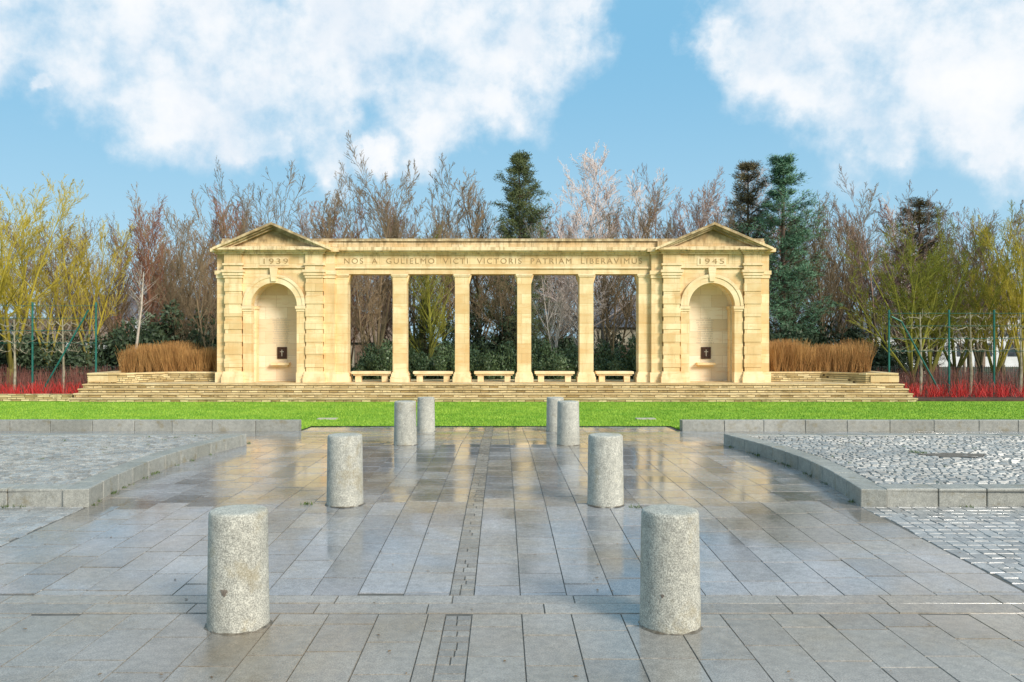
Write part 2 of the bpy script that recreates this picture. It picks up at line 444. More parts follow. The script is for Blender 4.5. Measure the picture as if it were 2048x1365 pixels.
for p in PC: pillar(lx(p)+.0,.56,DC+.03,.64)
pillar(lx(679),.50,DC+.03,.64); pillar(lx(1293),.50,DC+.03,.64)
edges=[]
for p in PC: edges+=[(lx(p)-.28,-1),(lx(p)+.28,1)]
edges+=[(lx(679)+.25,1),(lx(1293)-.25,-1)]
for x,s in edges:
    poly=[(x,ZA-.40),(x+s*.12,ZA-.001),(x,ZA-.001)] if s>0 else [(x,ZA-.40),(x,ZA-.001),(x+s*.12,ZA-.001)]
    A.prism(poly,DC+.12,DC+.60)
def arch_wall(mb,cx,xL,xR,r,z0,zs,zt,y0,y1,n=28):
    mb.box(xL,cx-r,y0,y1,z0,zs); mb.box(cx+r,xR,y0,y1,z0,zs)
    angs=[math.pi*i/n for i in range(n+1)]
    pts=[(cx-r*math.cos(a),zs+r*math.sin(a)) for a in angs]
    b=len(mb.v); m_=n+1
    for yy_ in (y0,y1):
        for x,z in pts: mb.v.append((x,yy_,z))
        for i,(x,z) in enumerate(pts):
            a=angs[i]; dx=-math.cos(a); dz=math.sin(a)
            tx=(xR-cx)/dx if dx>1e-6 else ((xL-cx)/dx if dx<-1e-6 else 1e9)
            tz=(zt-zs)/dz if dz>1e-6 else 1e9
            t=min(tx,tz); mb.v.append((cx+dx*t,yy_,zs+dz*t))
    for i in range(n):
        f0,f1=b+i,b+i+1; o0,o1=b+m_+i,b+m_+i+1; B=2*m_
        mb.f.append((f0,f1,o1,o0)); mb.f.append((f0+B,o0+B,o1+B,f1+B))
        mb.f.append((f0,f0+B,f1+B,f1))
    for cxn,s in ((xL,-1),(xR,1)):
        for i in range(n):
            o0=Vector(mb.v[b+m_+i]); o1=Vector(mb.v[b+m_+i+1])
            if abs(o0.x-o1.x)>1e-6 and abs(o0.z-o1.z)>1e-6:
                if (s<0 and (o0.x+o1.x)/2<cx) or (s>0 and (o0.x+o1.x)/2>cx):
                    q=len(mb.v); mb.v+=[tuple(o0),tuple(o1),(cxn,y0,zt)]; mb.f.append((q,q+1,q+2))
def ring(mb,cx,zs,r0,r1,y0,y1,n=36):
    b=len(mb.v)
    for i in range(n+1):
        a=math.pi*i/n; c,s=-math.cos(a),math.sin(a)
        mb.v+=[(cx+c*r0,y0,zs+s*r0),(cx+c*r1,y0,zs+s*r1),(cx+c*r1,y1,zs+s*r1),(cx+c*r0,y1,zs+s*r0)]
    for i in range(n):
        p=b+4*i; q=p+4
        mb.f+=[(p,p+1,q+1,q)[::-1],(p+1,p+2,q+2,q+1)[::-1],(p+3,p,q,q+3)[::-1]]
    mb.f+=[(b,b+1,b+2,b+3),(b+4*n+3,b+4*n+2,b+4*n+1,b+4*n)]
def text(body,x,y,z,size,width,mat,parent,name,ext=.004,spacing=1.0):
    c=bpy.data.curves.new(name,'FONT'); c.body=body; c.size=size; c.extrude=ext; c.align_x='CENTER'; c.align_y='CENTER'
    c.space_character=spacing; c.materials.append(mat)
    o=bpy.data.objects.new(name,c); S.collection.objects.link(o); o.parent=parent
    o.location=(x,y,z); o.rotation_euler=(math.pi/2,0,0)
    bpy.context.view_layer.update()
    wd=o.dimensions.x
    if wd>0 and width: o.scale=(width/wd,1,1)
    return o
def rpier(cx,w,y0,y1):
    h=w/2
    T_.box(cx-h-.09,cx+h+.09,y0-.09,y1,ZF,ZF+.24)
    T_.box(cx-h-.06,cx+h+.06,y0-.06,y1,ZF+.24,ZF+.36)
    T_.box(cx-h-.03,cx+h+.03,y0-.03,y1,ZF+.36,ZF+.44)
    z=ZF+.44; top=lz(566); nb=7; ph=(top-z)/nb
    for i in range(nb):
        A.box(cx-h+.03,cx+h-.03,y0+.028,y1,z,z+ph*.34)
        A.box(cx-h,cx+h,y0,y1,z+ph*.34,z+ph); z+=ph
    A.box(cx-h+.02,cx+h-.02,y0+.02,y1,top,lz(556))
    T_.box(cx-h-.02,cx+h+.02,y0-.02,y1,lz(556),lz(551))
    T_.box(cx-h-.06,cx+h+.06,y0-.06,y1,lz(551),lz(545))
    T_.box(cx-h-.10,cx+h+.10,y0-.10,y1,lz(545),lz(540))
    A.box(cx-h-.01,cx+h+.01,y0-.01,y1,lz(540),lz(531))
    T_.box(cx-h-.06,cx+h+.06,y0-.06,y1,lz(531),lz(527))
    A.box(cx-h,cx+h,y0,y1,lz(527),ZC0)
    T_.box(cx-h-.07,cx+h+.07,y0-.07,y1,ZC0,ZC0+.08)
    T_.box(cx-h-.16,cx+h+.16,y0-.18,y1,ZC0+.08,ZC0+.14)
    T_.box(cx-h-.24,cx+h+.24,y0-.30,y1,ZC0+.14,ZC1)
for sgn,cpx in ((-1,547),(1,1425)):
    cx=lx(cpx); Y0=33.0; YB=34.3
    W=.70
    for s2 in (-1,1): rpier(cx+s2*1.62,W,Y0,Y0+.5)
    def flank(xa,xb,y0):
        xa,xb=min(xa,xb),max(xa,xb)
        A.box(xa,xb,y0,YB,ZF+.4,lz(556)); T_.box(xa-.06,xb+.06,y0-.06,YB+.01,ZF,ZF+.4)
        T_.box(xa-.03,xb+.03,y0-.04,YB+.01,lz(556),lz(549)); T_.box(xa-.07,xb+.07,y0-.08,YB+.02,lz(549),lz(541))
        A.box(xa,xb,y0+.002,YB,lz(541),ZC0); T_.box(xa-.06,xb+.06,y0-.06,YB+.01,ZC0,ZC0+.08)
        T_.box(xa-.2,xb+.2,y0-.24,YB+.1,ZC0+.08,ZC1-.003)
    flank(cx+sgn*1.97,cx+sgn*2.33,Y0+.22)
    flank(cx-sgn*1.97,cx-sgn*2.40,Y0+.20)
    r=.918; zs=lz(612)
    arch_wall(A,cx,cx-1.27,cx+1.27,r,ZF,zs,lz(536),Y0+.16,Y0+.5)
    A.box(cx-1.27,cx+1.27,Y0+.13,Y0+.5,lz(534),ZC0)
    T_.box(cx-1.27,cx+1.27,Y0+.07,Y0+.5,lz(536),lz(534))
    T_.box(cx-1.27,cx+1.27,Y0+.04,Y0+.5,ZC0,ZC0+.08)
    T_.box(cx-1.27,cx+1.27,Y0-.06,Y0+.5,ZC0+.08,ZC0+.14)
    T_.box(cx-1.27,cx+1.27,Y0-.18,Y0+.5,ZC0+.14,ZC1-.004)
    T_.box(cx-.58,cx+.58,Y0+.11,Y0+.16,lz(531),lz(515))
    ring(T_,cx,zs,r,1.22,Y0+.06,Y0+.17); ring(T_,cx,zs,1.14,1.26,Y0+.03,Y0+.10)
    for s2 in (-1,1):
        a,b=sorted((cx+s2*(r-.012),cx+s2*1.24))
        A.box(a,b,Y0+.08,Y0+.30,ZF+.4,zs-.22)
        T_.box(a-.02,b+.02,Y0+.04,Y0+.34,ZF,ZF+.4)
        T_.box(a-.02,b+.02,Y0+.05,Y0+.34,zs-.22,zs-.12); T_.box(a-.05,b+.03,Y0+.01,Y0+.36,zs-.12,zs-.01)
    T_.prism([(cx-.10,lz(563)),(cx+.10,lz(563)),(cx+.16,lz(535)),(cx-.16,lz(535))],Y0+.0,Y0+.2)
    YN=Y0+1.20; rn=.97
    Nn.box(cx-rn-.3,cx-rn,Y0+.5,YN+.3,ZF,zs); Nn.box(cx+rn,cx+rn+.3,Y0+.5,YN+.3,ZF,zs)
    n=24; b=len(Nn.v)
    for i in range(n+1):
        a=math.pi*i/n; c_,s_=-math.cos(a)*rn,math.sin(a)*rn
        Nn.v+=[(cx+c_,Y0+.48,zs+s_),(cx+c_,YN+.05,zs+s_)]
    for i in range(n): Nn.f.append((b+2*i,b+2*i+1,b+2*i+3,b+2*i+2))
    Nn.box(cx-rn-.3,cx+rn+.3,YN,YN+.3,ZF,lz(540))
    for s2 in (-1,1):
        a,b=sorted((cx+s2*(rn-.07),cx+s2*(rn+.01)))
        T_.box(a,b,YN-.45,YN-.1,ZF,zs-.1); T_.box(a-.04,b+.03,YN-.5,YN-.06,zs-.1,zs+.02)
    ins=MB(); z=lz(634)-.05; rr_=random.Random(3)
    for ln in range(13):
        wln=rr_.uniform(.28,.42) if ln not in(0,12) else .2
        x=cx-wln
        while x<cx+wln:
            l=rr_.uniform(.03,.045); ins.box(x,x+l*.6,YN-.004,YN,z,z+.045); x+=l+(.03 if rr_.random()<.2 else 0)
        z-=.092
    ins.obj('inscription',M_letter2,mem)
    pz=WZ(706,YN); pl=MB(); pl.box(cx-.17,cx+.23,YN-.05,YN,pz-.25,pz+.24); pl.obj('plaque',M_bronze,mem,bevel=.015)
    cr=MB(); cr.box(cx+.015,cx+.045,YN-.062,YN-.051,pz-.14,pz+.13); cr.box(cx-.05,cx+.11,YN-.061,YN-.0515,pz+.03,pz+.06); cr.obj('plaque_cross',M_pale,mem)
    sz=WZ(728,YN); T_.box(cx-.38,cx+.38,YN-.28,YN,sz-.05,sz+.05)
    T_.box(cx-.30,cx+.30,YN-.18,YN,sz-.11,sz-.05)
    A.box(cx-2.30,cx-1.27,Y0+.5,YB-.02,ZF,ZC0); A.box(cx+1.27,cx+2.30,Y0+.5,YB-.02,ZF,ZC0)
    A.box(cx-1.27,cx+1.27,YN+.3,YB+.2,ZF,ZC0); A.box(cx-1.27,cx+1.27,Y0+.5,YN+.3,lz(562)+.08,ZC0)
    T_.box(cx-2.30,cx+2.30,Y0+.5,YB+.1,ZC0,ZC1-.006)
    A.box(cx-2.15,cx+2.15,Y0+.2,YB-.05,ZC1,ZTOP-.11)
    hw=2.17; za=lz(447); zb=ZC1
    T_.box(cx-hw+.05,cx+hw-.05,Y0-.16,YB,zb,zb+.06)
    A.prism([(cx-hw+.1,zb+.06),(cx+hw-.1,zb+.06),(cx,za-.12)],Y0+.05,YB-.1)
    def rake(t0,t1,y0,ex):
        for s2 in (-1,1):
            sl=(za-zb)/hw
            p=[(cx+s2*(hw+ex),zb-sl*ex+.07-t0),(cx,za-t0),(cx,za-t1),(cx+s2*(hw+ex),zb-sl*ex+.07-t1)]
            if s2>0: p=p[::-1]
            T_.prism(p,y0,YB+.1)
    rake(0,.10,Y0-.36,.16); rake(.10,.17,Y0-.24,.04); rake(.17,.25,Y0-.12,-.1)
    text('1939' if sgn<0 else '1945',cx+.03*(-sgn),Y0+.104,lz(523),.31,.98,M_letter,mem,'date_lettering',spacing=1.3)
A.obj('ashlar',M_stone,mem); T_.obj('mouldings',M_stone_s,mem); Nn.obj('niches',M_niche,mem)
text('NOS  A  GULIELMO  VICTI  VICTORIS  PATRIAM  LIBERAVIMUS',WX(986,DC),DC+.012,WZ(523,DC),.31,(1284-688)*DC/FP,M_letter,mem,'frieze_lettering',spacing=1.3)
for a,b in ((697,780),(822,906),(946,1030),(1069,1153),(1193,1273)):
    root=empty('stone_bench'); xa,xb=lx(a)+.03,lx(b)-.03
    s=MB(); s.box(xa,xb,33.45,33.95,ZF+.32,ZF+.43); s.obj('seat',M_stone_s,root,bevel=.015)
    s=MB(); s.box(xa+.06,xb-.06,33.52,33.90,ZF+.26,ZF+.32); s.obj('seat_mould',M_stone_s,root)
    for i,x in enumerate((xa+.14,xb-.38)):
        s=MB(); s.box(x,x+.24,33.56,33.86,ZF+.002,ZF+.26); s.obj('leg_%d'%(i+1),M_stone_s,root)
pf=empty('stone_steps'); tr=MB(); ri=MB()
HWp=15.85
ds=[30.9,31.24,31.58,31.92]
for i,d in enumerate(ds):
    zt=-.2+.16*(i+1); yb=ds[i+1]+.05 if i<3 else 36.0
    x=-HWp-.02
    while x<HWp:
        w_=random.uniform(.7,1.2); x1=min(x+w_,HWp+.02)
        tr.box(x+.003,x1-.003,d-.03-random.uniform(0,.012),yb,zt-.045,zt-random.uniform(0,.003)); x=x1
    ri.box(-HWp,HWp,d,yb-.01,zt-.16-(.1 if i==0 else 0),zt-.046)
tr.obj('treads',M_step,pf); ri.obj('risers',M_dry,pf)
M_cope=stone_mat('coping',(.72,.54,.29),(.82,.66,.38),(.45,.31,.13),blocks=True,bw=.8,rh=2)
for s in (-1,1):
    root=empty('dry_stone_wall')
    pts=[(11.25,33.75),(13.4,33.75),(14.55,32.25),(15.82,32.25)]
    pts=[(s*x-.03,y) for x,y in pts]; th=.4
    w1=MB(); w2=MB()
    for i in range(3):
        (xa,ya),(xb,yb)=pts[i],pts[i+1]
        q=[(xa,ya),(xb,yb),(xb,yb+th),(xa,ya+th)]
        if s<0: q=[q[1],q[0],q[3],q[2]]
        h=.40 if i<2 else .41
        w1.hexa([(x,y,ZF-.02) for x,y in q],[(x,y,ZF+h-.06) for x,y in q])
        q2=[(x,y-.03 if k<2 else y+.03) for k,(x,y) in enumerate(q)]
        w2.hexa([(x,y,ZF+h-.06) for x,y in q2],[(x,y,ZF+h) for x,y in q2])
    xo=s*15.82-.03; a,b=sorted((xo,xo-s*.4))
    w1.box(a,b,32.652,37,-.2,ZF+.35); w2.box(a-.03,b+.03,32.682,37,ZF+.35,ZF+.409)
    w1.obj('courses',M_dry,root); w2.obj('coping',M_cope,root)
    p=MB(); xa=s*15.25; p.box(xa-.55,xa+.55,32.205,32.249,ZF+.06,ZF+.30); p.obj('name_panel',M_cope,root)
    so=MB(); a,b=sorted((s*11.3,s*15.6)); so.box(a,b,34.0,37,.2,ZF+.30); so.obj('planting_soil',M_soil,root)
low=MB(); low.box(-24,-15.95,31.3,31.6,-.3,.08); low.obj('low_stone_wall',M_dry)
low=MB(); low.box(-60,-15.95,31.6,37,-.3,-.10); low.box(15.95,60,31.3,37,-.3,-.12); low.obj('planting_bed',M_soil)

# ---------------------------------------------------------------- vegetation
def tube(V,F,pts,rads,n):
    b=len(V); m=len(pts)
    for i,p in enumerate(pts):
        t=(pts[min(i+1,m-1)]-pts[max(i-1,0)])
        if t.length<1e-6: t=Vector((0,0,1))
        t.normalize()
        r=Vector((1,0,0)) if abs(t.x)<.8 else Vector((0,1,0))
        u=t.cross(r).normalized(); w_=t.cross(u)
        for k in range(n):
            a=k*math.tau/n; q=p+(u*math.cos(a)+w_*math.sin(a))*rads[i]; V.append((q.x,q.y,q.z))
    for i in range(m-1):
        for k in range(n):
            l=(k+1)%n; F.append((b+i*n+k,b+i*n+l,b+(i+1)*n+l,b+(i+1)*n+k))
def rdir(d,ang,az):
    r=Vector((1,0,0)) if abs(d.x)<.8 else Vector((0,1,0))
    u=d.cross(r).normalized(); w_=d.cross(u)
    return (d*math.cos(ang)+(u*math.cos(az)+w_*math.sin(az))*math.sin(ang)).normalized()
def gen_tree(seed,H=10,trunk=.15,stems=1,spread=.6,nch=(26,8,6,3),ratio=(.42,.42,.5,.55),trop=(0.02,.12,.10,.07,.04),jit=.05,start=.2,rmin=.0085,split_h=.12):
    rnd=random.Random(seed); V=[];F=[]
    nsegs=[9,6,4,2,1]; sides=[7,4,3,3,3]
    maxl=len(nch)
    def br(p,d,L,r,lv):
        ns=nsegs[lv]; pts=[p.copy()]; rads=[r]; q=p.copy(); dd=d.copy()
        endr=max(rmin*.6,r*(.25 if lv else .10))
        for i in range(ns):
            j=jit*(1 if lv else .5)
            dd=(dd+Vector((rnd.gauss(0,j),rnd.gauss(0,j),rnd.gauss(0,j)+trop[lv]))).normalized()
            q=q+dd*(L/ns); pts.append(q.copy()); rads.append(r+(endr-r)*((i+1)/ns))
        tube(V,F,pts,rads,sides[lv])
        if lv>=maxl: return
        n=nch[lv]; n=max(2,int(n*rnd.uniform(.8,1.2)))
        s0=start if lv==0 else .12
        for c in range(n):
            t=s0+(1-s0)*((c+rnd.random())/n); fi=t*ns; i0=min(int(fi),ns-1); fr=fi-i0
            pp=pts[i0].lerp(pts[i0+1],fr); dr=(pts[i0+1]-pts[i0]).normalized(); rr=rads[i0]+(rads[i0+1]-rads[i0])*fr
            an=rnd.gauss(spread if lv==0 else .5,.12)
            if lv==0: an*=1.25-.55*t
            cd=rdir(dr,an,rnd.random()*math.tau)
            cl=L*ratio[lv]*rnd.uniform(.65,1.2)*(1.15-.6*t)
            if lv==0: cl=max(cl,.7)
            br(pp,cd,cl,max(rmin,min(rr*.6,cl*.017 if lv<2 else cl*.013)),lv+1)
    if stems==1: br(Vector((0,0,-.1)),Vector((rnd.uniform(-.05,.05),rnd.uniform(-.05,.05),1)).normalized(),H,trunk,0)
    else:
        hs=H*split_h; tube(V,F,[Vector((0,0,-.1)),Vector((0,0,hs))],[trunk*1.3,trunk],7)
        for i in range(stems):
            an=spread*.6*rnd.uniform(.25,1.15); d=rdir(Vector((0,0,1)),an,i*math.tau/stems+rnd.random())
            br(Vector((0,0,hs*rnd.uniform(.7,1))),d,(H-hs)*rnd.uniform(.75,1.05)/math.cos(an*.7),trunk*.55,0)
    z=max(v[2] for v in V); k=H/z
    me=bpy.data.meshes.new('tree_mesh_%d'%seed); me.from_pydata([(a,b,c*k) for a,b,c in V],[],F); me.update(); me.materials.append(None)
    return me
def bark(name,ct,cb,ht=4.0):
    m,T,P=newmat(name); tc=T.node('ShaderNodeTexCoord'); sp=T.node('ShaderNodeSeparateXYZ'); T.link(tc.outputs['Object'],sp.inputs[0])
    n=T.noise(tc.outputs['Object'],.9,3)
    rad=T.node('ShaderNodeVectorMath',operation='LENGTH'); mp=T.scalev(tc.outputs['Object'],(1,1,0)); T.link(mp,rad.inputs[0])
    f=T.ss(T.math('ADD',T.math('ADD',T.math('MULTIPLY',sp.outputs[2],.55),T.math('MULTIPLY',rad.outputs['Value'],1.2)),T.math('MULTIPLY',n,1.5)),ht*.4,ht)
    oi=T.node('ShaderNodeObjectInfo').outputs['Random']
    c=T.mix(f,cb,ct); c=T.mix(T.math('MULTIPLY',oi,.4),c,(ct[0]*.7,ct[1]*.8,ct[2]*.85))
    T.link(c,P.inputs['Base Color']); P.inputs['Roughness'].default_value=.9; P.inputs['Specular IOR Level'].default_value=.1; return m
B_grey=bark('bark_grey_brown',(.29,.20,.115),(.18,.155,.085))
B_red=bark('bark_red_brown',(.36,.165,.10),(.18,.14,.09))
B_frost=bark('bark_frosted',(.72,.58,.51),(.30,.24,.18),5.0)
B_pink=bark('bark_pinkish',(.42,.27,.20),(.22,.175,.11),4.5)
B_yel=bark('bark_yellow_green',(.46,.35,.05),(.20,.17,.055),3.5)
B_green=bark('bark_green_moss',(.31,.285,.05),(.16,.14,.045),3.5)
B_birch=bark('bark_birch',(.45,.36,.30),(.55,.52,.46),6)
TM=[gen_tree(1,stems=5,trunk=.15,spread=.68,nch=(10,8,5,4),ratio=(.38,.42,.5,.55),start=.22),
    gen_tree(2,stems=1,trunk=.13,spread=.66,nch=(38,9,5,4),ratio=(.38,.42,.5,.6),start=.16),
    gen_tree(3,stems=7,trunk=.14,spread=.78,nch=(8,8,5,3),ratio=(.36,.42,.5,.55),start=.2),
    gen_tree(4,stems=1,trunk=.10,spread=.85,nch=(34,9,6,3),ratio=(.32,.42,.5,.6),trop=(0,.06,.02,-.02,-.05),start=.22,jit=.09),
    gen_tree(5,stems=3,trunk=.12,spread=.6,nch=(14,8,5,3),ratio=(.38,.42,.5,.55),start=.2,jit=.07)]
TSP=gen_tree(9,stems=3,trunk=.10,spread=.6,nch=(11,6,4,2),ratio=(.40,.45,.5,.55),start=.22,jit=.07)
def put(me,name,x,y,H,wid,mat):
    o=bpy.data.objects.new(name,me); S.collection.objects.link(o); o.location=(x,y,gz(y)-.05)
    k=H/10; o.scale=(k*wid,k*wid,k); o.rotation_euler=(0,0,random.random()*6.28)
    o.material_slots[0].link='OBJECT'; o.material_slots[0].material=mat; return o
random.seed(21)
TL=[
(-40,330,36,2,1.0,B_yel),(22,325,38,0,1.0,B_yel),(95,365,40,4,.9,B_yel),(178,338,41,4,.85,B_yel),(150,430,44,1,.9,B_grey),(235,425,44,1,.9,B_grey),
(300,376,43,1,.9,B_red),(345,400,47,0,1,B_grey),(395,362,44,2,.85,B_grey),(455,372,47,1,1,B_red),(515,325,45,5,1.0,B_grey),(560,390,50,0,1,B_pink),
(600,370,46,5,1.1,B_grey),(650,350,47,1,.9,B_grey),(700,385,44,4,.9,B_red),(755,312,42,0,.9,B_grey),(828,284,42,2,.9,B_grey),(800,370,50,1,1.1,B_pink),(890,385,47,1,1,B_grey),
(955,322,47,1,1,B_grey),(925,400,44,5,1,B_grey),(1010,430,41,2,.8,B_grey),(1100,420,50,1,1,B_pink),(1155,284,45,3,1.0,B_frost),(1215,300,49,5,1,B_frost),(1230,400,42,4,1,B_grey),
(1285,345,46,1,1,B_grey),(1340,302,46,2,.85,B_pink),(1395,330,50,1,1,B_pink),(1445,322,47,3,.95,B_frost),(1330,420,41,4,.9,B_grey),(1110,440,40,4,.8,B_birch),(1165,450,40,3,.8,B_birch),
(1640,370,46,1,.9,B_grey),(1690,352,48,4,1,B_grey),(1665,430,43,0,.8,B_grey),(1755,340,46,2,.85,B_pink),(1720,420,50,1,1,B_pink),(1800,385,50,1,1,B_frost),
(1860,418,38,2,1.2,B_green),(1910,420,39,0,1.1,B_green),(1825,480,37,0,1.3,B_green),(1960,392,42,0,.9,B_grey),(2005,350,43,4,.9,B_grey),(2045,395,37,0,1.0,B_yel),(2090,360,40,2,1,B_green),(1990,470,38,2,.9,B_yel),
(500,430,41,0,.9,B_grey),(420,430,40,4,.9,B_grey),(350,470,41,1,.8,B_grey),(610,440,41,2,.8,B_grey),(1400,420,42,0,.9,B_grey),(860,440,40,1,.9,B_green),(730,450,40,4,.9,B_grey)]
for i in range(24):
    px=-60+i*92+random.uniform(-30,30)
    TL.append((px,random.uniform(385,440),random.uniform(50,56),random.choice((0,1,4,5)),random.uniform(1,1.3),random.choice((B_grey,B_grey,B_pink,B_red))))
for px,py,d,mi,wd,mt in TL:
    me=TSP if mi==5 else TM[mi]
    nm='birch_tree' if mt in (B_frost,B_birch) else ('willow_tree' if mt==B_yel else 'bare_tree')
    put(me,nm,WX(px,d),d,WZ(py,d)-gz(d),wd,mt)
M_trunk=simple('conifer_bark',(.09,.055,.035),(.14,.09,.06),5)
def gen_pine(seed,H=12,R=1.9,base=.08,den=1.0,nl=.20,step=(.034,.055),up=.3,pw=.8):
    rnd=random.Random(seed); V=[];F=[]
    tube(V,F,[Vector((0,0,-.1)),Vector((.05,0,H*.5)),Vector((0,.05,H*.97))],[.17,.11,.03],7)
    tris=[]
    def clump(c,ax,n,l):
        for i in range(n):
            d=(ax*rnd.uniform(0,.8)+Vector((rnd.gauss(0,.7),rnd.gauss(0,.7),rnd.gauss(0,.5)+.15)))
            d.normalize(); s=c+Vector((rnd.gauss(0,.09),rnd.gauss(0,.09),rnd.gauss(0,.06)))
            side=d.cross(Vector((rnd.random(),rnd.random(),rnd.random()))).normalized()*.017
            e=s+d*l*rnd.uniform(.6,1.2); tris.append((s-side,s+side,e))
    z=H*base
    while z<H*.985:
        t=z/H; prof=min(1.0,((1-t)/.62)**pw) if t>.3 else .85+.5*t
        nb=rnd.randint(5,7); a0=rnd.random()*6.28; irr=rnd.uniform(.7,1.15)
        for i in range(nb):
            L=R*prof*irr*rnd.uniform(.5,1.2)+.15; a=a0+i*math.tau/nb+rnd.gauss(0,.2)
            d=Vector((math.cos(a),math.sin(a),rnd.uniform(up-.25,up+.2))); d.normalize()
            p=Vector((0,0,z)); pts=[p]
            for k_ in range(5): d=(d+Vector((rnd.gauss(0,.09),rnd.gauss(0,.09),.07))).normalized(); pts.append(pts[-1]+d*L/5)
            tube(V,F,pts,[.03,.026,.022,.018,.012,.008],3)
            for k_ in range(1,6):
                for q in range(3 if k_<5 else 2):
                    if rnd.random()>den: continue
                    sd=rdir(d,rnd.uniform(.5,1.2),rnd.random()*6.28); sl=L*.24*rnd.uniform(.5,1.1)+.08
                    e=pts[k_]+sd*sl; tube(V,F,[pts[k_],e],[.012,.006],3)
                    clump(e,sd,14,nl)
                    if k_>1: clump(pts[k_].lerp(e,.5),sd,9,nl)
            clump(pts[-1],d,18,nl)
        z+=H*rnd.uniform(*step)
    nb=len(F)
    for a,b,c in tris:
        k_=len(V); V+=[tuple(a),tuple(b),tuple(c)]; F.append((k_,k_+1,k_+2))
    me=bpy.data.meshes.new('conifer_%d'%seed); me.from_pydata(V,[],F); me.materials.append(M_trunk); me.materials.append(None)
    me.polygons.foreach_set('material_index',[0]*nb+[1]*(len(F)-nb)); me.update(); return me
def needle(name,a,b): return simple(name,a,b,1.2,.6,island=.5)
N_blue=needle('needles_blue_green',(.05,.13,.065),(.14,.26,.13)); N_dark=needle('needles_dark',(.055,.085,.03),(.17,.19,.06)); N_brown=needle('needles_brownish',(.11,.09,.04),(.24,.18,.07))
C1=gen_pine(31,12,2.2,step=(.042,.062),up=.3,pw=.9); C2=gen_pine(32,12,2.3,den=.85,up=.45,pw=.6); C3=gen_pine(33,12,2.6,nl=.16,pw=.5,up=.5,den=.8)
def putc(me,name,px,py,d,wd,mat):
    o=bpy.data.objects.new(name,me); S.collection.objects.link(o); o.location=(WX(px,d),d,gz(d)); H=WZ(py,d)-gz(d); k=H/12; o.scale=(k*wd,k*wd,k)
    o.rotation_euler=(0,0,random.random()*6); o.material_slots[1].link='OBJECT'; o.material_slots[1].material=mat
putc(C1,'pine_tree',1565,298,41,1.1,N_blue); putc(C2,'pine_tree',1497,328,42.5,.95,N_brown); putc(C3,'spruce_tree',1590,440,43,.9,N_dark)
putc(C2,'pine_tree',1040,312,44,1.0,N_dark)
putc(C3,'spruce_tree',1838,402,46,1.25,N_brown)
putc(C3,'spruce_tree',1050,560,40,.9,N_dark); putc(C3,'spruce_tree',1330,590,40,1.2,N_dark); putc(C2,'spruce_tree',850,600,41,1.2,N_dark)
def gen_shrub(seed,n=7000,sz=.05):
    rnd=np.random.RandomState(seed)
    cs=rnd.normal(size=(26,3))*np.array([.55,.42,.28])+np.array([0,0,.55]); rs=.22+.2*rnd.rand(26)
    idx=rnd.randint(0,26,n); d=rnd.normal(size=(n,3)); d/=np.linalg.norm(d,axis=1)[:,None]
    p=cs[idx]+d*(rs[idx]*rnd.uniform(.55,1.08,n))[:,None]; p[:,2]=np.abs(p[:,2])
    a=rnd.normal(size=(n,3)); a/=np.linalg.norm(a,axis=1)[:,None]; b=np.cross(a,d+.3*rnd.normal(size=(n,3))); b/=np.linalg.norm(b,axis=1)[:,None]
    s=sz*rnd.uniform(.6,1.2,n)[:,None]
    v=np.stack([p-a*s,p-b*s*.45,p+a*s,p+b*s*.45],1)
    me=bpy.data.meshes.new('shrub_%d'%seed); k=4; me.vertices.add(n*k); me.vertices.foreach_set('co',v.reshape(-1)); me.loops.add(n*k); me.loops.foreach_set('vertex_index',np.arange(n*k,dtype=np.int32))
    me.polygons.add(n); me.polygons.foreach_set('loop_start',np.arange(0,n*k,k,dtype=np.int32)); me.update(calc_edges=True); me.validate(); me.materials.append(None); return me
SH=[gen_shrub(1),gen_shrub(2),gen_shrub(3)]
L_dark=simple('laurel_leaves',(.04,.08,.025),(.15,.21,.09),1.5,.45,island=.7); L_deep=simple('hedge_leaves',(.025,.045,.018),(.07,.10,.04),.8,.6,island=.6)
L_yel=simple('box_leaves',(.14,.19,.03),(.28,.31,.05),1.5,.6,island=.6)
def shrub(name,x,y,sx,sz,mat):
    o=bpy.data.objects.new(name,SH[random.randrange(3)]); S.collection.objects.link(o); o.location=(x,y,gz(y)-.05); o.scale=(sx,sx,sz); o.rotation_euler=(0,0,random.random()*6.28)
    o.material_slots[0].link='OBJECT'; o.material_slots[0].material=mat
x=-5.6
while x<6.4:
    shrub('laurel_shrub',x,36.9+random.uniform(-.15,.3),1.15,random.uniform(1.3,1.85),L_dark); x+=.95
for px,d,sx,sz,mt in [(290,40,2.2,3.0,L_deep),(250,42,2.2,2.4,L_deep),(340,43,2,2.4,L_deep),(120,41,2.2,1.8,L_deep),(60,42,2.2,1.8,L_deep),(10,40,2.4,2.6,L_deep),(-40,41,2.4,2.6,L_deep),(400,42,2,2.2,L_deep),
   (718,38.5,.55,1.1,L_yel),(1600,41,2.4,2.6,L_deep),(1660,43,2.4,2.2,L_deep),(1570,40,1.6,2.6,L_deep),(1730,44,2.2,2.2,L_deep),
   (820,44,1.8,2.2,L_deep),(930,43,1.8,2.4,L_deep),(1080,42,2,2.4,L_deep),(1200,43,1.6,2.0,L_deep),(1010,42,2,2.6,L_deep)]:
    shrub('evergreen_shrub',WX(px,d),d,sx,sz,mt)
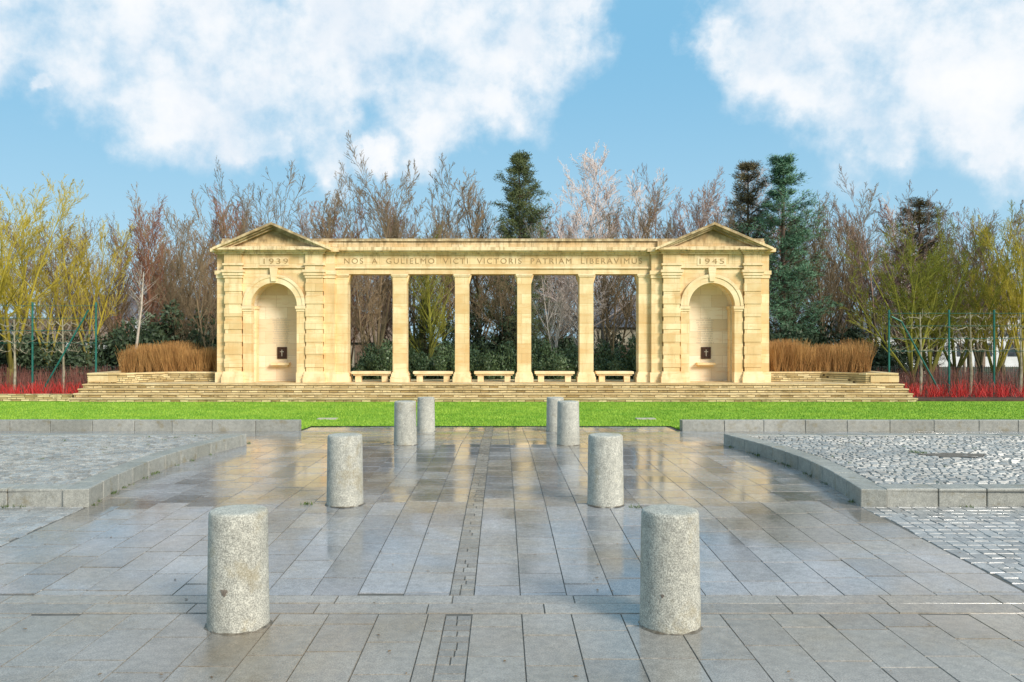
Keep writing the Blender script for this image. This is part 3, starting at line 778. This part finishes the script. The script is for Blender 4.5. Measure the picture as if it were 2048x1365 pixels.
def stems(name,x0,x1,y0,y1,zb,h0,h1,n,mat,lean=.18,w=.006,sp=.35):
    x=np.random.uniform(x0,x1,n); y=np.random.uniform(y0,y1,n)
    cl=np.random.rand(n)<.8; x=np.where(cl,np.round(x/sp)*sp+np.random.normal(0,sp*.15,n)+.3*np.sin(y*3)*sp,x); y=np.where(cl,np.round(y/.4)*.4+np.random.normal(0,.05,n),y)
    x=np.clip(x,x0,x1); y=np.clip(y,y0,y1)
    h=np.random.uniform(h0,h1,n)*(1+.12*np.sin(x*1.7)+.08*np.sin(x*4.1)); dx=np.random.normal(0,lean,n)*h; dy=np.random.normal(0,lean,n)*h; a=np.random.rand(n)*3.14
    z=np.full(n,zb); c,s=np.cos(a)*w,np.sin(a)*w
    v=np.stack([np.stack([x-c,y-s,z],1),np.stack([x+c,y+s,z],1),np.stack([x+dx+c*.5,y+dy+s*.5,z+h],1),np.stack([x+dx-c*.5,y+dy-s*.5,z+h],1)],1)
    return tri_obj(name,v,mat,4)
M_br=simple('dry_stems',(.28,.12,.03),(.58,.31,.10),1.2,.8,island=.6); M_rd=simple('red_stems',(.38,.015,.01),(.75,.04,.03),1.5,.6,island=.6)
M_rb=simple('dull_red_stems',(.18,.06,.045),(.30,.11,.075),1.5,.7,island=.6)
stems('dry_shrub_border',-15.5,-11.35,34.1,36.6,.7,.7,1.25,12000,M_br)
stems('dry_shrub_border',11.35,15.5,34.1,36.6,.7,.8,1.35,12000,M_br)
for sg in (-1,1):
    a,b=(16.3,30) if sg>0 else (-30,-16.3)
    stems('red_dogwood_border',a,b,32.2,33.6,-.1,.15,.60,2800,M_rd,.35,.008,.9)
    stems('dogwood_border',a,b,34.3,36.8,-.1,.6,1.1,3400,M_rb,.22,.006,.7)
M_green=simple('green_painted_post',(.01,.11,.08),(.02,.16,.12),4,.45)
M_fence=simple('fence_dark',(.03,.035,.03),(.05,.055,.05),4,.6)
M_esp=simple('espalier_bark',(.24,.20,.12),(.42,.36,.25),4,.8)
def rod(mb,a,b,r,n=8): tube(mb.v,mb.f,[Vector(a),Vector(b)],[r,r],n)
def frame(pxs,d,ztop,diag):
    root=empty('plant_training_frame'); mb=MB()
    for px in pxs:
        x=WX(px,d); rod(mb,(x,d,gz(d)-.1),(x,d,ztop),.04)
    for (pa,za,pb,zb) in diag: rod(mb,(WX(pa,d),d-.12,za),(WX(pb,d),d-.12,zb),.035)
    mb.obj('posts',M_green,root); wi=MB()
    for z in np.linspace(ztop-.15,ztop-1.7,4): rod(wi,(WX(pxs[0],d),d-.05,z),(WX(pxs[-1],d),d-.05,z),.009,4)
    wi.obj('wires',M_green,root)
frame([1778,1898,1988,2100],34,WZ(620,34),[(1800,2.9,1880,-.1),(1780,3.1,1800,2.9)])
frame([-30,65,192],34.5,WZ(605,34.5),[(180,3.4,85,-.1)])
rnd=random.Random(5)
def espalier(px,d,ztop,span):
    x=WX(px,d); V=[];F=[]; g0=gz(d)
    tube(V,F,[Vector((x,d,g0-.1)),Vector((x+.05,d,g0+1)),Vector((x,d,ztop))],[.065,.05,.02],6)
    for z in np.linspace(ztop-.1,g0+2.0,4):
        for s in(-1,1):
            sp=span*rnd.uniform(.7,1.05)
            pts=[Vector((x,d,z-.2))]
            for i in range(1,9): pts.append(Vector((x+s*sp*i/8,d+rnd.gauss(0,.04),z+rnd.gauss(0,.05)-.12*math.sin(i/8*3.1))))
            tube(V,F,pts,[.022-.0018*i for i in range(9)],4)
            for q in range(9):
                t=rnd.random()*7.9; i=int(t); p=pts[i].lerp(pts[i+1],t-i); tube(V,F,[p,p+Vector((rnd.gauss(0,.12),rnd.gauss(0,.12),rnd.uniform(-.1,.35)))],[.008,.004],3)
    mb=MB(); mb.v=V; mb.f=F; mb.obj('espalier_tree',M_esp)
for px in (1840,1940,2040): espalier(px,34.0,WZ(625,34),1.15)
for px in (28,125): espalier(px,34.5,WZ(640,34.5),1.0)
V=[];F=[]; d=37; x=WX(265,d)
tube(V,F,[Vector((x,d,gz(d))),Vector((x+.15,d,1.6)),Vector((x+.4,d,3.6)),Vector((x+.5,d,5.2))],[.07,.06,.045,.015],6)
for q in range(40):
    t=random.uniform(2.3,5.0); p=Vector((x+.15+.35*(t-1.6)/5,d,t)); e=p+Vector((random.gauss(0,.4),random.gauss(0,.4),random.uniform(.4,.9))); tube(V,F,[p,e],[.010,.004],3)
mb=MB(); mb.v=V; mb.f=F; mb.obj('birch_sapling',simple('birch_bark',(.45,.36,.27),(.62,.52,.42),6))
def fence(x0,x1,y,h,name):
    root=empty(name); mb=MB(); x=x0
    while x<=x1: mb.box(x-.03,x+.03,y-.03,y+.03,gz(y)-.1,gz(y)+h+.05); x+=2.0
    mb.obj('posts',M_fence,root); mb=MB()
    x=x0
    while x<=x1: mb.box(x-.005,x+.005,y-.045,y-.032,gz(y),gz(y)+h); x+=.1
    for z in np.arange(.1,h,.25): mb.box(x0,x1,y-.06,y-.047,gz(y)+z-.006,gz(y)+z+.006)
    mb.obj('mesh_panels',M_fence,root)
fence(16.5,40,38.2,1.15,'mesh_fence'); fence(-40,-16.5,38.2,1.15,'mesh_fence')
M_wall=simple('rendered_wall',(.70,.68,.64),(.80,.78,.75),1,.9); M_wst=simple('stone_house_wall',(.42,.36,.25),(.55,.48,.35),2,.9,.2)
M_roof=simple('slate_roof',(.10,.10,.115),(.17,.17,.19),3,.6); M_tile=simple('tile_roof',(.18,.12,.08),(.28,.19,.13),3,.8); M_win=simple('window_glass',(.03,.035,.04),(.07,.08,.09),2,.15)
def house(name,x,y,w,dp,h,rh,wall,roof,flat=False):
    root=empty(name); z=gz(y)-.1
    m=MB(); m.box(x-w/2,x+w/2,y,y+dp,z,z+h); m.obj('walls',wall,root)
    m=MB()
    if flat: m.box(x-w/2-.3,x+w/2+.3,y-.3,y+dp+.3,z+h,z+h+.4)
    else:
        e=.3
        m.v+=[(x-w/2-e,y-e,z+h-.1),(x+w/2+e,y-e,z+h-.1),(x+w/2+e,y+dp+e,z+h-.1),(x-w/2-e,y+dp+e,z+h-.1),(x-w/2-e,y+dp/2,z+h+rh),(x+w/2+e,y+dp/2,z+h+rh)]
        m.f+=[(0,1,5,4),(2,3,4,5),(1,2,5),(3,0,4),(3,2,1,0)]
        m.box(x+w/4-.3,x+w/4+.3,y+dp/2-.3,y+dp/2+.3,z+h+rh-.6,z+h+rh+.7)
    m.obj('roof',roof,root)
    m=MB(); fl=max(1,int(h//2.6))
    for k_ in range(fl):
        xx_=x-w/2+1.0
        while xx_<x+w/2-1: m.box(xx_,xx_+.9,y-.03,y+.05,z+1.0+2.6*k_,z+2.2+2.6*k_); xx_+=2.3
    m.obj('windows',M_win,root)
    m=MB(); m.box(x-.45,x+.45,y-.06,y-.032,z,z+2.1); m.obj('door',M_tile,root)
house('white_building',WX(1960,75),75,20,10,3.0,1,M_wall,M_roof,True); house('rendered_house',WX(2080,90),90,12,9,5,3,M_wall,M_roof)
house('rendered_house',WX(1800,85),85,9,8,3.2,2,M_wall,M_roof)
house('stone_house',WX(722,62),62,5.5,8,2.4,2.2,M_wst,M_tile); house('stone_house',WX(1252,66),66,5,8,3.6,2,M_wst,M_roof)
house('rendered_house',WX(120,80),80,8,8,2.6,2,M_wall,M_tile); house('stone_house',WX(190,95),95,9,8,5,3,M_wall,M_roof); house('rendered_house',WX(40,90),90,9,8,3,2,M_wall,M_roof)
house('stone_house',WX(385,80),80,8,8,4.2,2.5,M_wst,M_roof)
co=np.empty(len(TSP.vertices)*3); TSP.vertices.foreach_get('co',co); co=co.reshape(-1,3)
li=np.empty(len(TSP.loops),dtype=np.int32); TSP.loops.foreach_get('vertex_index',li); quads=li.reshape(-1,4)
Vs=[];Qs=[];off=0
for i in range(30):
    d=random.uniform(58,78); x=(i/29*2-1)*d*.78+random.uniform(-1,1); H=random.uniform(7.5,12)/10; a=random.random()*6.28; ca,sa=math.cos(a),math.sin(a); wd=H*random.uniform(1.0,1.4)
    p=np.stack([(co[:,0]*ca-co[:,1]*sa)*wd+x,(co[:,0]*sa+co[:,1]*ca)*wd+d,co[:,2]*H-.2],1); Vs.append(p); Qs.append(quads+off); off+=len(co)
Vs=np.concatenate(Vs); Qs=np.concatenate(Qs)
me=bpy.data.meshes.new('distant_trees'); me.vertices.add(len(Vs)); me.vertices.foreach_set('co',Vs.reshape(-1)); me.loops.add(Qs.size); me.loops.foreach_set('vertex_index',Qs.reshape(-1).astype(np.int32))
me.polygons.add(len(Qs)); me.polygons.foreach_set('loop_start',np.arange(0,Qs.size,4,dtype=np.int32)); me.update(calc_edges=True)
me.materials.append(simple('distant_bark',(.25,.19,.13),(.34,.25,.18),.2,.9)); o=bpy.data.objects.new('distant_trees',me); S.collection.objects.link(o)
rn=np.random.RandomState(4); n=40000
x=rn.uniform(-85,85,n); y=rn.uniform(96,104,n); z=rn.uniform(0,1,n)**.8*(1.9+.6*np.sin(x*.3)+.5*np.sin(x*.9+1)+.3*np.sin(x*2.3)); s=.18
a=rn.normal(size=(n,3))*s; b=rn.normal(size=(n,3))*s; p=np.stack([x,y,z-.2],1)
tri_obj('distant_hedge',np.stack([p-a,p-b,p+a,p+b],1),L_deep,4)

# ---------------------------------------------------------------- sky / light
W=bpy.data.worlds.new('World'); S.world=W; W.use_nodes=True; T=NT(W.node_tree); bg=W.node_tree.nodes['Background']; bg.inputs['Strength'].default_value=.12
sd=Vector((.60,-.68,.52)).normalized(); el=math.asin(sd.z); az=math.atan2(sd.x,sd.y)
sky=T.node('ShaderNodeTexSky',sky_type='NISHITA'); sky.sun_disc=False; sky.sun_elevation=el; sky.sun_rotation=az
tc=T.node('ShaderNodeTexCoord').outputs['Generated']; nv=T.node('ShaderNodeVectorMath',operation='NORMALIZE'); T.link(tc,nv.inputs[0]); dv=nv.outputs[0]
spz=T.node('ShaderNodeSeparateXYZ'); T.link(dv,spz.inputs[0])
grad=T.mix(T.ss(spz.outputs[2],0.0,.36),(3.9,6.1,7.5),(2.0,4.6,6.8))
base=T.mix(.92,sky.outputs[0],grad)
wn=T.node('ShaderNodeTexNoise'); wn.inputs['Scale'].default_value=6; wn.inputs['Detail'].default_value=8; wn.inputs['Roughness'].default_value=.6; T.link(dv,wn.inputs['Vector'])
sb=T.node('ShaderNodeVectorMath',operation='SUBTRACT'); T.link(wn.outputs[1],sb.inputs[0]); sb.inputs[1].default_value=(.5,.5,.5)
sc=T.node('ShaderNodeVectorMath',operation='SCALE'); T.link(sb.outputs[0],sc.inputs[0]); sc.inputs[3].default_value=.16
wd=T.node('ShaderNodeVectorMath',operation='ADD'); T.link(dv,wd.inputs[0]); T.link(sc.outputs[0],wd.inputs[1]); wdv=wd.outputs[0]
blobs=[(60,0,130),(200,60,150),(330,190,115),(260,130,110),(430,60,150),(560,110,140),(500,230,110),(540,290,60),(700,60,150),(650,230,90),(650,310,60),(620,150,100),(850,60,150),(880,160,110),(870,250,75),(1010,60,140),(1110,20,90),(960,160,80),(750,290,45),(105,145,30),
 (1440,60,80),(1560,90,120),(1700,90,160),(1850,60,170),(1770,220,140),(1785,300,65),(2000,160,160),(1990,270,80),(1640,190,90),(1900,240,90),(2200,100,250),(-150,-50,200),(1600,-160,200),(500,-200,250),(2000,-300,300)]
cur=None
for px,py,r in blobs:
    c=Vector(((px-VX)/FP,1,(HY-py)/FP)); ln=c.length; c.normalize()
    dn=T.node('ShaderNodeVectorMath',operation='DISTANCE'); T.link(wdv,dn.inputs[0]); dn.inputs[1].default_value=c
    v_=T.math('SUBTRACT',1.0,T.math('DIVIDE',dn.outputs['Value'],r/FP/ln*1.2))
    cur=v_ if cur is None else T.math('SMOOTH_MAX',cur,v_,.3)
for c,r in ((Vector((.2,-.75,.55)),.55),(Vector((-.8,-.2,.5)),.35),(Vector((0,0,1)),.4),(Vector((.9,.1,.4)),.3)):  # unseen clouds added for light and reflections; the rear one brightens the memorial
    dn=T.node('ShaderNodeVectorMath',operation='DISTANCE'); T.link(wdv,dn.inputs[0]); dn.inputs[1].default_value=c.normalized()
    cur=T.math('MAXIMUM',cur,T.math('SUBTRACT',1.0,T.math('DIVIDE',dn.outputs['Value'],r)))
cur=T.math('MINIMUM',T.math('MAXIMUM',cur,-.9),.5)
fb=T.noise(dv,9,12,.6,0)
dens=T.math('ADD',T.math('MULTIPLY',cur,1.0),T.math('MULTIPLY',T.math('SUBTRACT',fb,.47),1.9))
mask=T.ss(dens,-.05,.62)
sh=T.noise(wdv,6,7,.55)
cc=T.mix(T.ss(dens,.2,.9),(6.6,7.4,8.1),(8.5,8.5,8.6)); cc=T.mix(T.math('MULTIPLY',T.ss(sh,.48,.66),.5),cc,(6.1,6.9,7.8))
T.link(T.mix(T.math('MULTIPLY',mask,.97),base,cc),bg.inputs['Color'])
sl=bpy.data.lights.new('sun','SUN'); sl.energy=4.0; sl.angle=math.radians(18); sl.color=(1,.945,.85); so=bpy.data.objects.new('sun',sl); S.collection.objects.link(so)
so.rotation_euler=sd.to_track_quat('Z','Y').to_euler(); so.location=(20,-20,20)

cam=bpy.data.cameras.new('camera'); co_=bpy.data.objects.new('camera',cam); S.collection.objects.link(co_); S.camera=co_
co_.location=(CX,0,CZ); co_.rotation_euler=(math.pi/2,0,0); cam.sensor_width=22.3; cam.lens=18.0; cam.shift_x=(1024-VX)/2048; cam.clip_end=2000; cam.clip_start=.1
